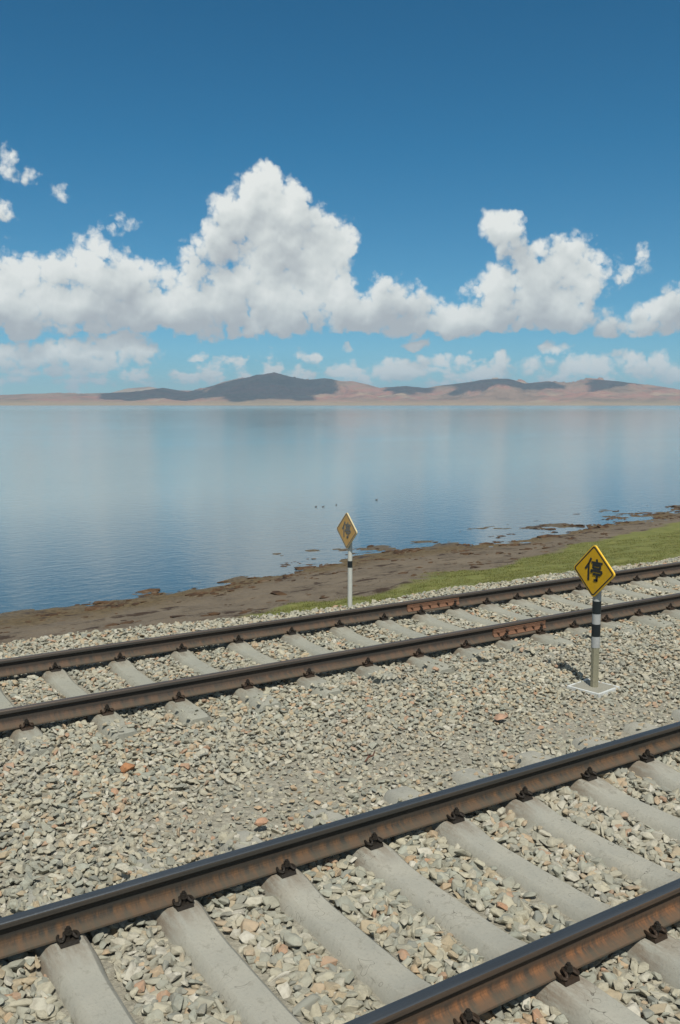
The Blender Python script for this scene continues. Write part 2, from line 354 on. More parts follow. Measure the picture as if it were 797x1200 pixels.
# ------------------------------------------------------------------ hills across the lake
RIDGE = [(-400,462),(-200,458),(-60,463),(0,465),(50,463),(90,463),(113,463),(150,461),(191,456),(220,461),(245,455),(281,446),(301,441),(321,437.5),(341,442),(361,446),(381,444),(400,448),(415,449),(430,452),(445,456),(475,454),(500,456),(530,452),(550,449),(570,446),(595,446),(615,451),(640,449),(670,451),(690,447),(720,449),(750,452),(780,456),(797,459),(840,461),(900,455),(1000,460),(1200,463)]
BACK = [(-400,458),(-100,464),(0,467),(60,464),(130,462),(150,457),(175,455),(200,459),(235,459),(262,449),(285,444),(310,447),(420,450),(440,460),(600,462),(700,460),(797,462),(1200,458)]
def build_hills(name, prof, R0, RP, R1, seed, colshift, amp):
    azs = np.radians(np.linspace(-12, 80, 1300)); T = np.linspace(0, 1, 90); rs = R0+(R1-R0)*T
    pa = np.array([az_el(u, 470)[0] for u, v in prof]); ph = np.array([(476-v) for u, v in prof])
    A, Rr = np.meshgrid(azs, rs)
    env = np.interp(np.degrees(A), pa, ph)/F_PX*RP
    k = (Rr-R0)/(RP-R0)
    # crest at RP, gentle plain in front, falls away behind
    rise = np.where(k < 1, np.clip((k-.18)/.82, 0, 1)**1.5, np.clip(1-((Rr-RP)/(R1-RP)), 0, 1)**.8)
    X = Rr*np.sin(A); Y = Rr*np.cos(A)
    n = fbm(X/520, Y/620, seed, 6, .52, True)-.62
    n2 = fbm(X/170, Y/170, seed+1, 4, .55, True)-.6
    base = env*rise
    plain_h = 16*np.clip(k/.2, 0, 1)
    Z = base+n*amp*np.clip(k*1.15-.2, 0, 1)*env*(1-.94*np.exp(-((k-1)/.16)**2))*1.25+n2*amp*.38*env*np.clip(k-.2, 0, 1)*(1-.85*np.exp(-((k-1)/.10)**2))+plain_h*np.clip(1-k, 0, 1)
    Z = np.maximum(Z, -2)+Z_WATER+np.where(k < .002, -3, .6)
    me = mesh_np(name, np.stack([X, Y, Z], -1).reshape(-1, 3), grid_faces(len(azs), len(rs)), True)
    m, nt, b = mat(name)
    P = N(nt, 'ShaderNodeTexCoord').outputs['Object']
    q = V(nt, 'MULTIPLY', P, (1/900, 1/900, 1/200))
    c = RAMP(nt, NOISE(nt, q, 1.3, 8, .6, .5), [(.32, (.13, .085, .055)), (.45, (.25, .165, .11)), (.54, (.29, .135, .095)), (.64, (.33, .25, .165))])
    fl = NOISE(nt, V(nt, 'MULTIPLY', P, (1/260, 1/120, 1/60)), 1, 6, .65)
    c = MIX(nt, MR(nt, fl, .48, .66, 0, .75), c, (.10, .075, .05))
    z = N(nt, 'ShaderNodeSeparateXYZ', {0: P}).outputs[2]
    c = MIX(nt, MR(nt, z, 6, 45, .75, 0), c, (.33, .27, .16))
    c = MIX(nt, 1, c, colshift, 'MULTIPLY')
    setp(nt, b, col=c, rough=1, spec=.1, normal=BUMP(nt, NOISE(nt, P, 1/70, 7, .65), .9, 26))
    link(name, me, m, kind='structure')
build_hills('hills', RIDGE, 6900, 8600, 10200, 41, (1.02, .96, .90), 1.0)
build_hills('far_hills', BACK, 10000, 11500, 13000, 51, (1, .97, .95), .35)

# real clouds high over the lake, above the frame: their shadows fall on the far hills
def build_clouds():
    m, nt, b = mat('cloud'); setp(nt, b, col=(.85, .86, .87), rough=1, spec=0)
    for (u0, u1, R, depth, thick) in [(246, 386, 8350, 1500, 260), (118, 236, 8250, 900, 200), (452, 505, 8420, 560, 160), (530, 640, 8520, 720, 200), (688, 742, 8500, 420, 150)]:
        a = R_(az_el((u0+u1)/2, 470)[0]); wd = (u1-u0)/F_PX*R
        tgt = Vector((R*math.sin(a), R*math.cos(a), 120)); c = tgt+TO_SUN*(5200/TO_SUN.z)
        bm = bmesh.new(); bmesh.ops.create_icosphere(bm, subdivisions=5, radius=1)
        ex = Vector((math.cos(a), -math.sin(a), 0)); ey = Vector((math.sin(a), math.cos(a), 0))
        co = np.array([v.co[:] for v in bm.verts]); nn = fbm(co[:, 0]*2.6+u0+9, co[:, 1]*2.6+co[:, 2]*1.7+5, 61, 5, .62)
        for v, q in zip(bm.verts, nn):
            k = .35+1.35*q; zz = v.co.z*thick*k*(1.2 if v.co.z > 0 else .35)
            v.co = ex*v.co.x*wd/2*k+ey*v.co.y*depth/2*k+Vector((0, 0, zz))
        o = link('cloud', bm_mesh(bm, 'cloud', True), m, kind='structure'); o.location = c
build_clouds()

# ------------------------------------------------------------------ ballast
def stone_meshes(prefix, mat_, n=22):
    c = bpy.data.collections.new(prefix)
    for i in range(n):
        bm = bmesh.new(); k = random.choice((9, 11, 13, 16))
        for _ in range(k):
            d = Vector((random.gauss(0, 1), random.gauss(0, 1), random.gauss(0, 1))).normalized()
            d *= random.uniform(.78, 1.05); bm.verts.new((d.x*1.25, d.y*.95, d.z*.68))
        r = bmesh.ops.convex_hull(bm, input=bm.verts[:])
        bmesh.ops.delete(bm, geom=[v for v in bm.verts if not v.link_faces], context='VERTS')
        bmesh.ops.dissolve_limit(bm, angle_limit=R_(14), verts=bm.verts[:], edges=bm.edges[:])
        bevel(bm, .06, 1, 20)
        o = bpy.data.objects.new('stone_shape', bm_mesh(bm, 'stone_shape')); o.data.materials.append(mat_); c.objects.link(o)
    return c
def stone_material(name, dusty=0.):
    m, nt, b = mat(name)
    r = N(nt, 'ShaderNodeObjectInfo').outputs['Random']
    P = N(nt, 'ShaderNodeTexCoord').outputs['Object']
    c = RAMP(nt, r, [(0, (0.276, 0.274, 0.214)), (.14, (0.345, 0.327, 0.243)), (.26, (0.222, 0.236, 0.196)), (.38, (0.383, 0.358, 0.264)), (.50, (0.291, 0.305, 0.250)), (.62, (0.421, 0.403, 0.321)), (.72, (0.180, 0.194, 0.171)), (.79, (0.353, 0.282, 0.178)), (.87, (0.398, 0.282, 0.168)), (.925, (0.353, 0.198, 0.114)), (.95, (0.459, 0.441, 0.371))], True)
    v = NOISE(nt, V(nt, 'ADD', P, V(nt, 'SCALE', (5, 9, 3))), 1.6, 5, .65)
    r2 = M(nt, 'FRACT', M(nt, 'MULTIPLY', r, 37.7))
    c = MIX(nt, MR(nt, v, .42, .7, 0, .6), c, (.16, .145, .11))
    c = MIX(nt, M(nt, 'MULTIPLY', r2, .35), c, (.26, .24, .18))
    w = N(nt, 'ShaderNodeNewGeometry').outputs['Position']
    ds = MR(nt, NOISE(nt, w, .8, 3, .5), .40, .65, .05, .32)
    c = MIX(nt, ds, c, (.285, .265, .215))
    setp(nt, b, col=c, rough=.85, spec=.3, normal=BUMP(nt, NOISE(nt, P, 3, 5, .7), .5, .006))
    return m
STONE = stone_material('crushed_stone')
def on_sleeper(x, y, mrg):
    hit = np.zeros(x.shape, bool)
    for lst, y0, y1 in ((NEAR_X, YB-.55, YA+.55), (FAR_X, YC-.55, YD+.55)):
        arr = np.array(lst); j = np.clip(np.searchsorted(arr, x), 1, len(arr)-1)
        d = np.minimum(abs(x-arr[j]), abs(x-arr[j-1]))
        hit |= (d < mrg) & (y > y0) & (y < y1)
    return hit
def build_ballast():
    pts = []
    for lay, (sp, dz) in enumerate(((.044, -.048), (.045, -.020), (.047, -.002))):
        ys = np.arange(.9, 11.9, sp); 
        for y in ys:
            x0 = y*math.tan(R_(12.7))-1.6; x1 = y*math.tan(R_(53.2))+2.2
            xs = np.arange(x0, x1, sp); pts.append(np.stack([xs, xs*0+y, xs*0+dz, xs*0+lay], -1))
    p = np.concatenate(pts); n = len(p)
    p[:, :2] += RNG.uniform(-.024, .024, (n, 2))
    x, y = p[:, 0], p[:, 1]
    z = ballast_top(x, y)+p[:, 2]-.022+RNG.normal(0, .005, n)
    size = RNG.lognormal(math.log(.0265), .27, n); size = np.clip(size, .013, .052)
    fine = fines(x, y)
    size *= 1-.48*fine
    size *= np.where((y > YA+.2) & (y < YC-.1), .90, 1)
    size *= np.where(abs(y-3.5) < .9, 1.26, 1)
    keep = (p[:, 3] < 2) | (RNG.random(n) < .72)
    s = on_sleeper(x, y, .108+size*.85)
    # stones may lie on the buried outer ends of the sleepers
    outer = ((y > YA+.16) & (y < YC-.3)) | (y > YD+.3) | (y < YB-.35)
    far_outer = (y > YA+.3) & (y < YC-.12)
    lie = outer & (RNG.random(n) < .10+.4*(fbm(x*1.1, y*1.1, 73, 2) > .52)) & (abs(y-YB) > .2)
    stray = (RNG.random(n) < .006) & (size < .026) & (abs(y-YA) > .25) & (abs(y-YB) > .25) & (abs(y-YC) > .25) & (abs(y-YD) > .25) & (p[:, 3] == 2)
    keep &= (~s) | stray | (lie & (y > YA+.33)) | (lie & far_outer & (y < YC-.33))
    z = np.where(s, np.maximum(z, -.166), z)
    for yr in (YA, YB, YC, YD):
        keep &= ~((abs(y-yr) < .078+size*.55) & (z > -.20))
        z = np.where(abs(y-yr) < .115, np.minimum(z, -.185), z)
        keep &= ~((abs(y-yr) < .066) & (z+size*.6 > -.155))
    keep &= ~((abs(x-6.455) < .145) & (abs(y-5.68) < .145))
    keep &= ~((abs(x-6.56) < .06) & (abs(y-9.93) < .06))
    x, y, z, size = x[keep], y[keep], z[keep], size[keep]; n = len(x)
    me = bpy.data.meshes.new('ballast'); me.vertices.add(n); me.vertices.foreach_set('co', np.stack([x, y, z], -1).astype(np.float32).ravel())
    rot = np.stack([RNG.normal(0, .33, n), RNG.normal(0, .33, n), RNG.uniform(0, 6.283, n)], -1)
    sc = size[:, None]*np.stack([RNG.uniform(.85, 1.25, n), RNG.uniform(.8, 1.1, n), RNG.uniform(.75, 1.15, n)], -1)
    for nm, ty, v in (('rot', 'FLOAT_VECTOR', rot), ('scl', 'FLOAT_VECTOR', sc)):
        at = me.attributes.new(nm, ty, 'POINT'); at.data.foreach_set('vector', v.astype(np.float32).ravel())
    at = me.attributes.new('idx', 'INT', 'POINT'); at.data.foreach_set('value', RNG.integers(0, 22, n).astype(np.int32))
    o = link('ballast', me, None, kind='stuff', label='grey and tan crushed stone ballast under and between the two tracks', cat='ballast')
    g = bpy.data.node_groups.new('scatter_stones', 'GeometryNodeTree')
    g.interface.new_socket('Geometry', in_out='INPUT', socket_type='NodeSocketGeometry'); g.interface.new_socket('Geometry', in_out='OUTPUT', socket_type='NodeSocketGeometry')
    gi = g.nodes.new('NodeGroupInput'); go = g.nodes.new('NodeGroupOutput')
    ci = g.nodes.new('GeometryNodeCollectionInfo'); ci.inputs[0].default_value = stone_meshes('stone_shapes', STONE); ci.inputs['Separate Children'].default_value = True; ci.inputs['Reset Children'].default_value = True
    def attr(nm, ty):
        a = g.nodes.new('GeometryNodeInputNamedAttribute'); a.data_type = ty; a.inputs[0].default_value = nm; return a.outputs[0]
    ip = g.nodes.new('GeometryNodeInstanceOnPoints'); g.links.new(gi.outputs[0], ip.inputs['Points']); g.links.new(ci.outputs[0], ip.inputs['Instance'])
    ip.inputs['Pick Instance'].default_value = True
    g.links.new(attr('idx', 'INT'), ip.inputs['Instance Index']); g.links.new(attr('scl', 'FLOAT_VECTOR'), ip.inputs['Scale'])
    er = g.nodes.new('FunctionNodeEulerToRotation'); g.links.new(attr('rot', 'FLOAT_VECTOR'), er.inputs[0]); g.links.new(er.outputs[0], ip.inputs['Rotation'])
    g.links.new(ip.outputs[0], go.inputs[0])
    md = o.modifiers.new('stones', 'NODES'); md.node_group = g
    print('ballast stones', n)
build_ballast()

# ------------------------------------------------------------------ rails
def rail_material(name, top, side, web, orange):
    m, nt, b = mat(name)
    P = N(nt, 'ShaderNodeTexCoord').outputs['Object']; s = N(nt, 'ShaderNodeSeparateXYZ', {0: P}); z = s.outputs[2]
    nz = N(nt, 'ShaderNodeSeparateXYZ', {0: N(nt, 'ShaderNodeNewGeometry').outputs['Normal']}).outputs[2]
    streak = NOISE(nt, V(nt, 'MULTIPLY', P, (.6, 8, 30)), 1.5, 5, .6)
    vert = NOISE(nt, V(nt, 'MULTIPLY', P, (14, 3, 3)), 1.5, 6, .7)
    spot = NOISE(nt, P, 60, 4, .65)
    c = MIX(nt, MR(nt, streak, .35, .65), web, side)  # dark web tone and side tone mixed in lengthwise streaks
    ob = M(nt, 'MULTIPLY', MR(nt, M(nt, 'ABSOLUTE', M(nt, 'SUBTRACT', z, -.112)), .03, .006), MR(nt, vert, .42, .62))
    c = MIX(nt, ob, c, orange)
    c = MIX(nt, MR(nt, spot, .5, .75, 0, .5), c, tuple(x*.45 for x in side))
    foot = MR(nt, z, -.118, -.130)
    c = MIX(nt, M(nt, 'MULTIPLY', foot, .6), c, MIX(nt, MR(nt, vert, .4, .6), (.085, .073, .052), (.12, .078, .048)))
    tp = M(nt, 'MULTIPLY', MR(nt, z, -.012, -.005), MR(nt, nz, .35, .7))
    tc = MIX(nt, MR(nt, streak, .35, .7), top, tuple(x*1.35 for x in top))
    c = MIX(nt, tp, c, tc)
    setp(nt, b, col=c, rough=MR(nt, tp, 0, 1, .85, .42), metal=MR(nt, tp, 0, 1, 0, .5), normal=BUMP(nt, spot, .35, .003), spec=.3)
    return m
RM_N = rail_material('dark_rail_steel', (.050, .058, .066), (.048, .038, .028), (.028, .028, .024), (.10, .056, .028))
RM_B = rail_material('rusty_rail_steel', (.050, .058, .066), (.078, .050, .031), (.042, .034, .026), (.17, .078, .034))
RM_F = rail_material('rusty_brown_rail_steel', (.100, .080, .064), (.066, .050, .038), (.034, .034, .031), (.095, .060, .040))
def rail_profile():
    half = [(0, 0), (.018, -.0008), (.028, -.003), (.0335, -.008), (.0355, -.016), (.0365, -.034), (.034, -.0385), (.020, -.043), (.0115, -.050), (.0085, -.062), (.00825, -.090), (.0085, -.118), (.0125, -.132), (.022, -.1395), (.045, -.151), (.068, -.1615), (.0745, -.164), (.075, -.167), (.075, -.176)]
    half = [(x*.90, z*.864) for x, z in half]
    return half+[(-x, z) for x, z in reversed(half[1:])]
def build_rail(y, m, label):
    prof = rail_profile(); bm = bmesh.new()
    xs = [-60, -20, -5, 20, 60, 200, 600]
    loft(bm, [[Vector((x, py, pz)) for py, pz in prof] for x in xs])
    o = link('rail', bm_mesh(bm, 'rail', True), m, label=label, cat='rail'); o.location = (0, y, 0)
    o.data.shade_auto_smooth if False else None
    for p in o.data.polygons: p.use_smooth = False
    return o
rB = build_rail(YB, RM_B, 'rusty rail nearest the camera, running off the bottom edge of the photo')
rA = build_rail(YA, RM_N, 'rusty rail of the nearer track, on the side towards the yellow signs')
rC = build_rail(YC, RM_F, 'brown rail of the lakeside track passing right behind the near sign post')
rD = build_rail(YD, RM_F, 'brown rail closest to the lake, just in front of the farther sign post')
RUST = plain('orange_rust', (.17, .085, .048), .9, 0, .35, 40, .4)
RUSTD = plain('dark_rust', (.07, .042, .028), .8, .2, .3, 60, .4)
def build_joint(rail, x0, x1):
    bm = bmesh.new()
    for s in (-1, 1):
        sec = [(.0095, -0.0415), (.020, -0.0397), (.030, -0.0449), (.026, -0.0570), (.024, -0.0933), (.034, -0.1123), (.044, -0.1248), (.020, -0.1162), (.0095, -0.1106)]
        loft(bm, [[Vector((x, s*py, pz)) for py, pz in sec] for x in (x0, x1)])
    bevel(bm, .002)
    j = link('joint_bar', bm_mesh(bm, 'joint_bar'), RUST, rail)
    for k in range(6):
        x = x0+.065+(x1-x0-.13)*k/5; bm = bmesh.new()
        for s in (-1,):
            def ring(yy, r, n, rot=0): return [Vector((x+r*math.cos(2*math.pi*i/n+rot), s*yy, -.076+r*math.sin(2*math.pi*i/n+rot))) for i in range(n)]
            loft(bm, [ring(.024, .019, 12), ring(.029, .019, 12)])
            loft(bm, [ring(.029, .0155, 6, k), ring(.047, .0155, 6, k)])
            loft(bm, [ring(.047, .010, 8), ring(.062, .010, 8)])
        link('bolt', bm_mesh(bm, 'bolt'), RUSTD if k % 2 else RUST, j)
build_joint(rC, 6.76, 7.55); build_joint(rD, 6.72, 7.54)

# ------------------------------------------------------------------ sleepers with fastenings
def concrete(name, col, warm):
    m, nt, b = mat(name)
    P = N(nt, 'ShaderNodeTexCoord').outputs['Object']; r = N(nt, 'ShaderNodeObjectInfo').outputs['Random']
    P = V(nt, 'ADD', P, N(nt, 'ShaderNodeCombineXYZ', {0: M(nt, 'MULTIPLY', r, 50)}).outputs[0])
    n1 = NOISE(nt, P, 3.5, 7, .65); n2 = NOISE(nt, P, 55, 4, .7); n3 = NOISE(nt, V(nt, 'MULTIPLY', P, (9, 2, 9)), 2.2, 5, .7)
    c = MIX(nt, MR(nt, n1, .35, .68), col, warm)
    c = MIX(nt, MR(nt, n2, .52, .75, 0, .45), c, tuple(x*.6 for x in col))
    crk = N(nt, 'ShaderNodeTexVoronoi', {'Vector': V(nt, 'ADD', P, V(nt, 'SCALE', N(nt, 'ShaderNodeTexNoise', {'Vector': P, 'Scale': 6.0}).outputs['Color'])), 'Scale': 1.7}); crk.feature = 'DISTANCE_TO_EDGE'
    c = MIX(nt, M(nt, 'MULTIPLY', MR(nt, crk.outputs['Distance'], .006, .0), MR(nt, n1, .5, .55)), c, (.06, .055, .045))
    c = MIX(nt, MR(nt, n3, .63, .70, 0, .55), c, (.12, .115, .09))
    c = MIX(nt, M(nt, 'MULTIPLY', r, .25), c, warm)
    ay = M(nt, 'ABSOLUTE', M(nt, 'SUBTRACT', M(nt, 'ABSOLUTE', N(nt, 'ShaderNodeSeparateXYZ', {0: N(nt, 'ShaderNodeTexCoord').outputs['Object']}).outputs[1]), .7525))
    run = M(nt, 'MULTIPLY', MR(nt, ay, .30, .10), MR(nt, n3, .38, .58))
    c = MIX(nt, M(nt, 'MULTIPLY', run, .6), c, (.13, .085, .05))
    c = MIX(nt, MR(nt, NOISE(nt, P, 14, 6, .7), .56, .70, 0, .5), c, (.13, .125, .10))
    vo = N(nt, 'ShaderNodeTexVoronoi', {'Vector': P, 'Scale': 38}).outputs['Distance']
    pit = MR(nt, vo, .05, .16)
    setp(nt, b, col=MIX(nt, pit, (.10, .095, .08), c) if False else c, rough=.9, spec=.25, normal=BUMP(nt, M(nt, 'ADD', M(nt, 'ADD', n2, n1), M(nt, 'MULTIPLY', pit, .5)), .5, .006))
    return m
CONC = concrete('sleeper_concrete', (.25, .25, .215), (.31, .30, .25))
CONCF = concrete('pale_sleeper_concrete', (.235, .24, .205), (.275, .27, .22))
IRON = plain('oily_black_iron', (.030, .024, .018), .62, .4, .5, 50, .5)
IRONB = plain('brown_spring_steel', (.050, .032, .02), .6, .4, .4, 50, .5)
def make_sleeper(c_mat):
    st = [(0, -.040, .092), (.30, -.038, .092), (.42, -.033, .093), (.50, -.020, .095), (.56, -.009, .096), (.61, -.001, .097), (.66, 0, .097), (.90, 0, .097), (1.18, -.006, .097), (1.27, -.012, .095), (1.30, -.022, .088)]
    full = [(-y, z, w) for y, z, w in reversed(st)]+st[1:]
    bm = bmesh.new(); Z0 = -.164
    secs = []
    for y, z, w in full:
        t = Z0+z; ch = .018
        half = [(w-ch*1.2, t), (w, t-ch), (w+.038, t-.10), (.155, -.42)]
        secs.append([Vector((-a, y, b)) for a, b in reversed(half)]+[Vector((a, y, b)) for a, b in half])
    loft(bm, secs)
    bevel(bm, .0045, 2, 22)
    o = link('sleeper', bm_mesh(bm, 'sleeper', False), c_mat)
    for p in o.data.polygons: p.use_smooth = True
    o.data.set_sharp_from_angle(angle=R_(35))
    for yr in (-.7525, .7525):
        for s in (-1, 1):
            bm = bmesh.new()
            # cast gauge plate
            dy, dz = -.008, .0235
            loft(bm, [[Vector((x, yr+s*(yy+dy), zz+dz)) for yy, zz in ((.077, -.186), (.130, -.186), (.124, -.168), (.077, -.163))] for x in (-.045, .045)])
            pth = [(-.044, .062, -.157), (-.055, .085, -.152), (-.056, .110, -.152), (-.043, .126, -.153), (-.030, .118, -.145), (-.022, .097, -.138), (-.015, .080, -.140), (0, .073, -.143)]
            pth = pth+[(-x, a, b) for x, a, b in reversed(pth[:-1])]
            from_pts = []
            P3 = [Vector((x*.86, yr+s*(a+dy-.003), b+dz-.002)) for x, a, b in pth]
            for i in range(len(P3)-1):
                a, b_, c_, d_ = P3[max(i-1, 0)], P3[i], P3[i+1], P3[min(i+2, len(P3)-1)]
                for t in (0, .33, .66):
                    from_pts.append(.5*((2*b_)+(c_-a)*t+(2*a-5*b_+4*c_-d_)*t*t+(3*b_-a-3*c_+d_)*t**3))
            from_pts.append(P3[-1]); tube(bm, from_pts, .0075, 7)
            cl = link('rail_clip', bm_mesh(bm, 'rail_clip', False), IRONB if (s > 0) == (yr > 0) else IRON, o)
            bm = bmesh.new(); y = yr+s*(.100+dy)
            cyl(bm, 0, y, -.172+dz, -.134+dz, .010, 10); cyl(bm, 0, y, -.136+dz, -.131+dz, .021, 14); cyl(bm, 0, y, -.131+dz, -.114+dz, .0175, 6, .4); cyl(bm, 0, y, -.114+dz, -.103+dz, .0095, 10)
            link('bolt', bm_mesh(bm, 'bolt'), IRON, cl)
    return o
def copy_tree(o, parent=None):
    c = o.copy(); COL.objects.link(c); c.parent = parent
    for ch in list(o.children): copy_tree(ch, c)
    return c
ORD = ['first', 'second', 'third', 'fourth', 'fifth', 'sixth', 'seventh', 'eighth', 'ninth', 'tenth', 'eleventh', 'twelfth', 'thirteenth', 'fourteenth', 'fifteenth', 'sixteenth', 'seventeenth', 'eighteenth', 'nineteenth', 'twentieth']
def lay(proto, xs, yc, keep, word, group, what, first_seen):
    first = True; k = 0
    for x in xs:
        o = proto if first else copy_tree(proto); first = False
        o.location = (x+random.uniform(-.008, .008), yc, random.uniform(-.003, .003)*0); o.rotation_euler.z = random.uniform(-.006, .006)
        lbl = word(x); tag(o, lbl, 'sleeper', group)
cN = (YA+YB)/2; cF = (YC+YD)/2
near_vis = [x for x in NEAR_X if x > .5]
def wn(x):
    if x < .5: return 'nearer track grey concrete sleeper, %s one out beyond the left photo edge' % ORD[sum(1 for q in NEAR_X if x <= q < .5)-1]
    i = near_vis.index(x)
    if x > 6.2: return 'nearer track grey concrete sleeper, %s one out beyond the right photo edge' % ORD[sum(1 for q in NEAR_X if 6.2 < q <= x)-1]
    return 'worn grey concrete sleeper of the nearer track, %s from the left edge' % ORD[i]
far_vis = [x for x in FAR_X if 1.3 < x < 12.6]
def wf(x):
    if x <= 1.3: return 'lakeside track pale sleeper, %s one out beyond the left photo edge' % ORD[sum(1 for q in FAR_X if x <= q <= 1.3)-1]
    if x >= 12.6: return 'lakeside track pale sleeper, %s one out beyond the right photo edge' % ORD[sum(1 for q in FAR_X if 12.6 <= q <= x)-1]
    return 'pale concrete sleeper of the lakeside track, %s from the left edge of the photo' % ORD[far_vis.index(x)]
pn = make_sleeper(CONC); lay(pn, NEAR_X, cN, None, wn, 'concrete sleepers under the nearer track', '', 0)
pf = make_sleeper(CONCF); lay(pf, FAR_X, cF, None, wf, 'concrete sleepers under the lakeside track', '', 0)

# ------------------------------------------------------------------ the two yellow signs
def paint(name, col, rough=.45, grime=.32):
    m, nt, b = mat(name)
    P = N(nt, 'ShaderNodeTexCoord').outputs['Object']
    n = NOISE(nt, P, 9, 6, .65); n2 = NOISE(nt, V(nt, 'MULTIPLY', P, (20, 20, 3)), 2, 5, .7)
    c = MIX(nt, MR(nt, n, .45, .75, 0, grime), col, tuple(x*.5+.03 for x in col))
    c = MIX(nt, MR(nt, n2, .55, .8, 0, grime), c, (.2, .17, .11))
    setp(nt, b, col=c, rough=rough, spec=.3); return m
YEL = paint('yellow_sign_sheet', (.50, .29, .008)); YELE = paint('yellow_sign_edge', (.72, .46, .05)); BLK = paint('black_sign_paint', (.022, .024, .022), .5, .15)
YELF = paint('faded_yellow_sign_sheet', (.47, .29, .10)); YELFE = paint('pale_sign_edge', (.52, .46, .28)); GRY = paint('faded_grey_sign_paint', (.13, .13, .12), .6, .2)
SIL = paint('silver_reflective_band', (.32, .33, .32), .45, .55); BBD = paint('black_band', (.012, .016, .018), .4, .1)
OLV = concrete('olive_grey_post_concrete', (.19, .185, .13), (.23, .215, .15)); PAD = concrete('footing_concrete', (.22, .215, .18), (.26, .25, .2))
WHT = paint('white_edge_paint', (.50, .52, .50), .8, .5); WPOST = paint('off_white_post_paint', (.42, .43, .39), .6, .3)
def rdia(half, r, n=5):       # rounded diamond outline in (a, z), a to the viewer's right
    pts = []; cs = [(0, half), (half, 0), (0, -half), (-half, 0)]
    for i, (cx, cz) in enumerate(cs):
        L = math.hypot(cx, cz); ux, uz = cx/L, cz/L; cc = (cx-ux*r*math.sqrt(2), cz-uz*r*math.sqrt(2)); base = math.atan2(uz, ux)
        for k in range(n+1):
            a = base+R_(45)-R_(90)*k/n; pts.append((cc[0]+r*math.cos(a), cc[1]+r*math.sin(a)))
    return pts
def glyph_mesh(size, T=.105):
    """the character built stroke by stroke; x right, y up in a unit square"""
    S = [((.33, .99), (.20, .74), (.03, .52)), ((.205, .72), (.205, .0)), ((.66, 1.0), (.68, .87)), ((.36, .83), (.99, .83)),
         ((.47, .73), (.47, .57)), ((.86, .73), (.86, .57)), ((.43, .72), (.90, .72)), ((.47, .575), (.86, .575)),
         ((.38, .50), (.36, .36)), ((.36, .465), (.98, .465)), ((.96, .465), (.93, .36)), ((.45, .315), (.90, .315)), ((.69, .315), (.69, .05), (.55, .045))]
    bm = bmesh.new()
    for k, st in enumerate(S):
        for a, b in zip(st, st[1:]):
            a = Vector((a[0], a[1])); b = Vector((b[0], b[1])); d = (b-a).normalized(); n = Vector((-d.y, d.x))*T/2; e = d*T*.30 if len(st) > 2 else d*.0
            pts = [a-e+n, a-e-n, b+e-n, b+e+n]; hgt = .0012+.00018*k
            loft(bm, [[Vector((-x, -(p.x-.5)*size, (p.y-.5)*size)) for p in pts] for x in (0, hgt)])
    return bm_mesh(bm, 'lettering')
def sign(name, loc, label, zc, half, thick, sheet, edge, ink, lean=0, g_size=.205, yaw=0):
    root = empty(name, loc, label=label, cat='sign'); root.rotation_euler = (lean, 0, yaw)
    z0 = loc[2]; zc = zc-z0
    def ext(pts, x0, x1, nm, m, parent):
        bm = bmesh.new(); loft(bm, [[Vector((x, -a, zc+b)) for a, b in pts] for x in (x0, x1)])
        return link(nm, bm_mesh(bm, nm), m, parent)
    xf = -.045
    pan = ext(rdia(half, .028), xf, xf+thick, 'sign_panel', edge, root)
    fc = ext(rdia(half-.004, .026), xf-.0015, xf+.001, 'sign_face', sheet, pan)
    bm = bmesh.new(); o1 = rdia(half-.014, .024); o2 = rdia(half-.030, .016)
    r = [[bm.verts.new((x, -a, zc+b)) for a, b in pts] for x, pts in ((xf-.003, o1), (xf-.003, o2), (xf-.001, o2), (xf-.001, o1))]
    n = len(o1)
    for k in range(4):
        A_, B_ = r[k], r[(k+1) % 4]
        for i in range(n): bm.faces.new((A_[i], A_[(i+1) % n], B_[(i+1) % n], B_[i]))
    link('border', bm_mesh(bm, 'border'), ink, pan)
    gl = link('lettering', glyph_mesh(g_size), ink, pan); gl.location = (xf-.003, -.004, zc+.012)
    return root, zc
NS = (6.46, 5.68, -.186)
root, zc = sign('warning_sign', NS, 'bright yellow diamond sign with black character, post with two black bands, white-edged footing', .90, .248, .016, YEL, YELE, BLK)
def seg_post(root, segs, r, n, rot=math.pi/8):
    for nm, z0, z1, rr, m in segs:
        bm = bmesh.new(); cyl(bm, .012, 0, z0, z1, rr, n, rot); bevel(bm, .003, 1, 50)
        link(nm, bm_mesh(bm, nm, False), m, root)
B = .2
bm = bmesh.new(); cyl(bm, .012, 0, -.1, .17+B, .038, 8, math.pi/8); bevel(bm, .003, 1, 30); post = link('post', bm_mesh(bm, 'post'), OLV, root)
bm = bmesh.new(); cyl(bm, .012, 0, .17+B, .98+B, .0385, 24); up = link('sleeve', bm_mesh(bm, 'sleeve', True), SIL, root); up.data.set_sharp_from_angle(angle=R_(40))
for a, b in ((.275, .39), (.487, .605)):
    bm = bmesh.new(); cyl(bm, .012, 0, a+B, b+B, .0402, 24); q = link('band', bm_mesh(bm, 'band', True), BBD, up); q.data.set_sharp_from_angle(angle=R_(40))
bm = bmesh.new(); box(bm, -.17, .17, -.17, .17, -.14, -.002); bevel(bm, .006); pad = link('footing', bm_mesh(bm, 'footing'), PAD, root); pad.rotation_euler.z = .16
bm = bmesh.new()
for s in (-1, 1):
    box(bm, s*.146-.022*1, s*.146+.022, -.17, .17, .0135, .0155) if False else None
    loft(bm, [[Vector(p) for p in ((s*.151, -.172, z), (s*.172, -.172, z), (s*.172, .172, z), (s*.151, .172, z))] for z in (-.04, .0015)])
    loft(bm, [[Vector(p) for p in ((-.1505, s*.151, z), (.1505, s*.151, z), (.1505, s*.172, z), (-.1505, s*.172, z))] for z in (-.04, .0010)])
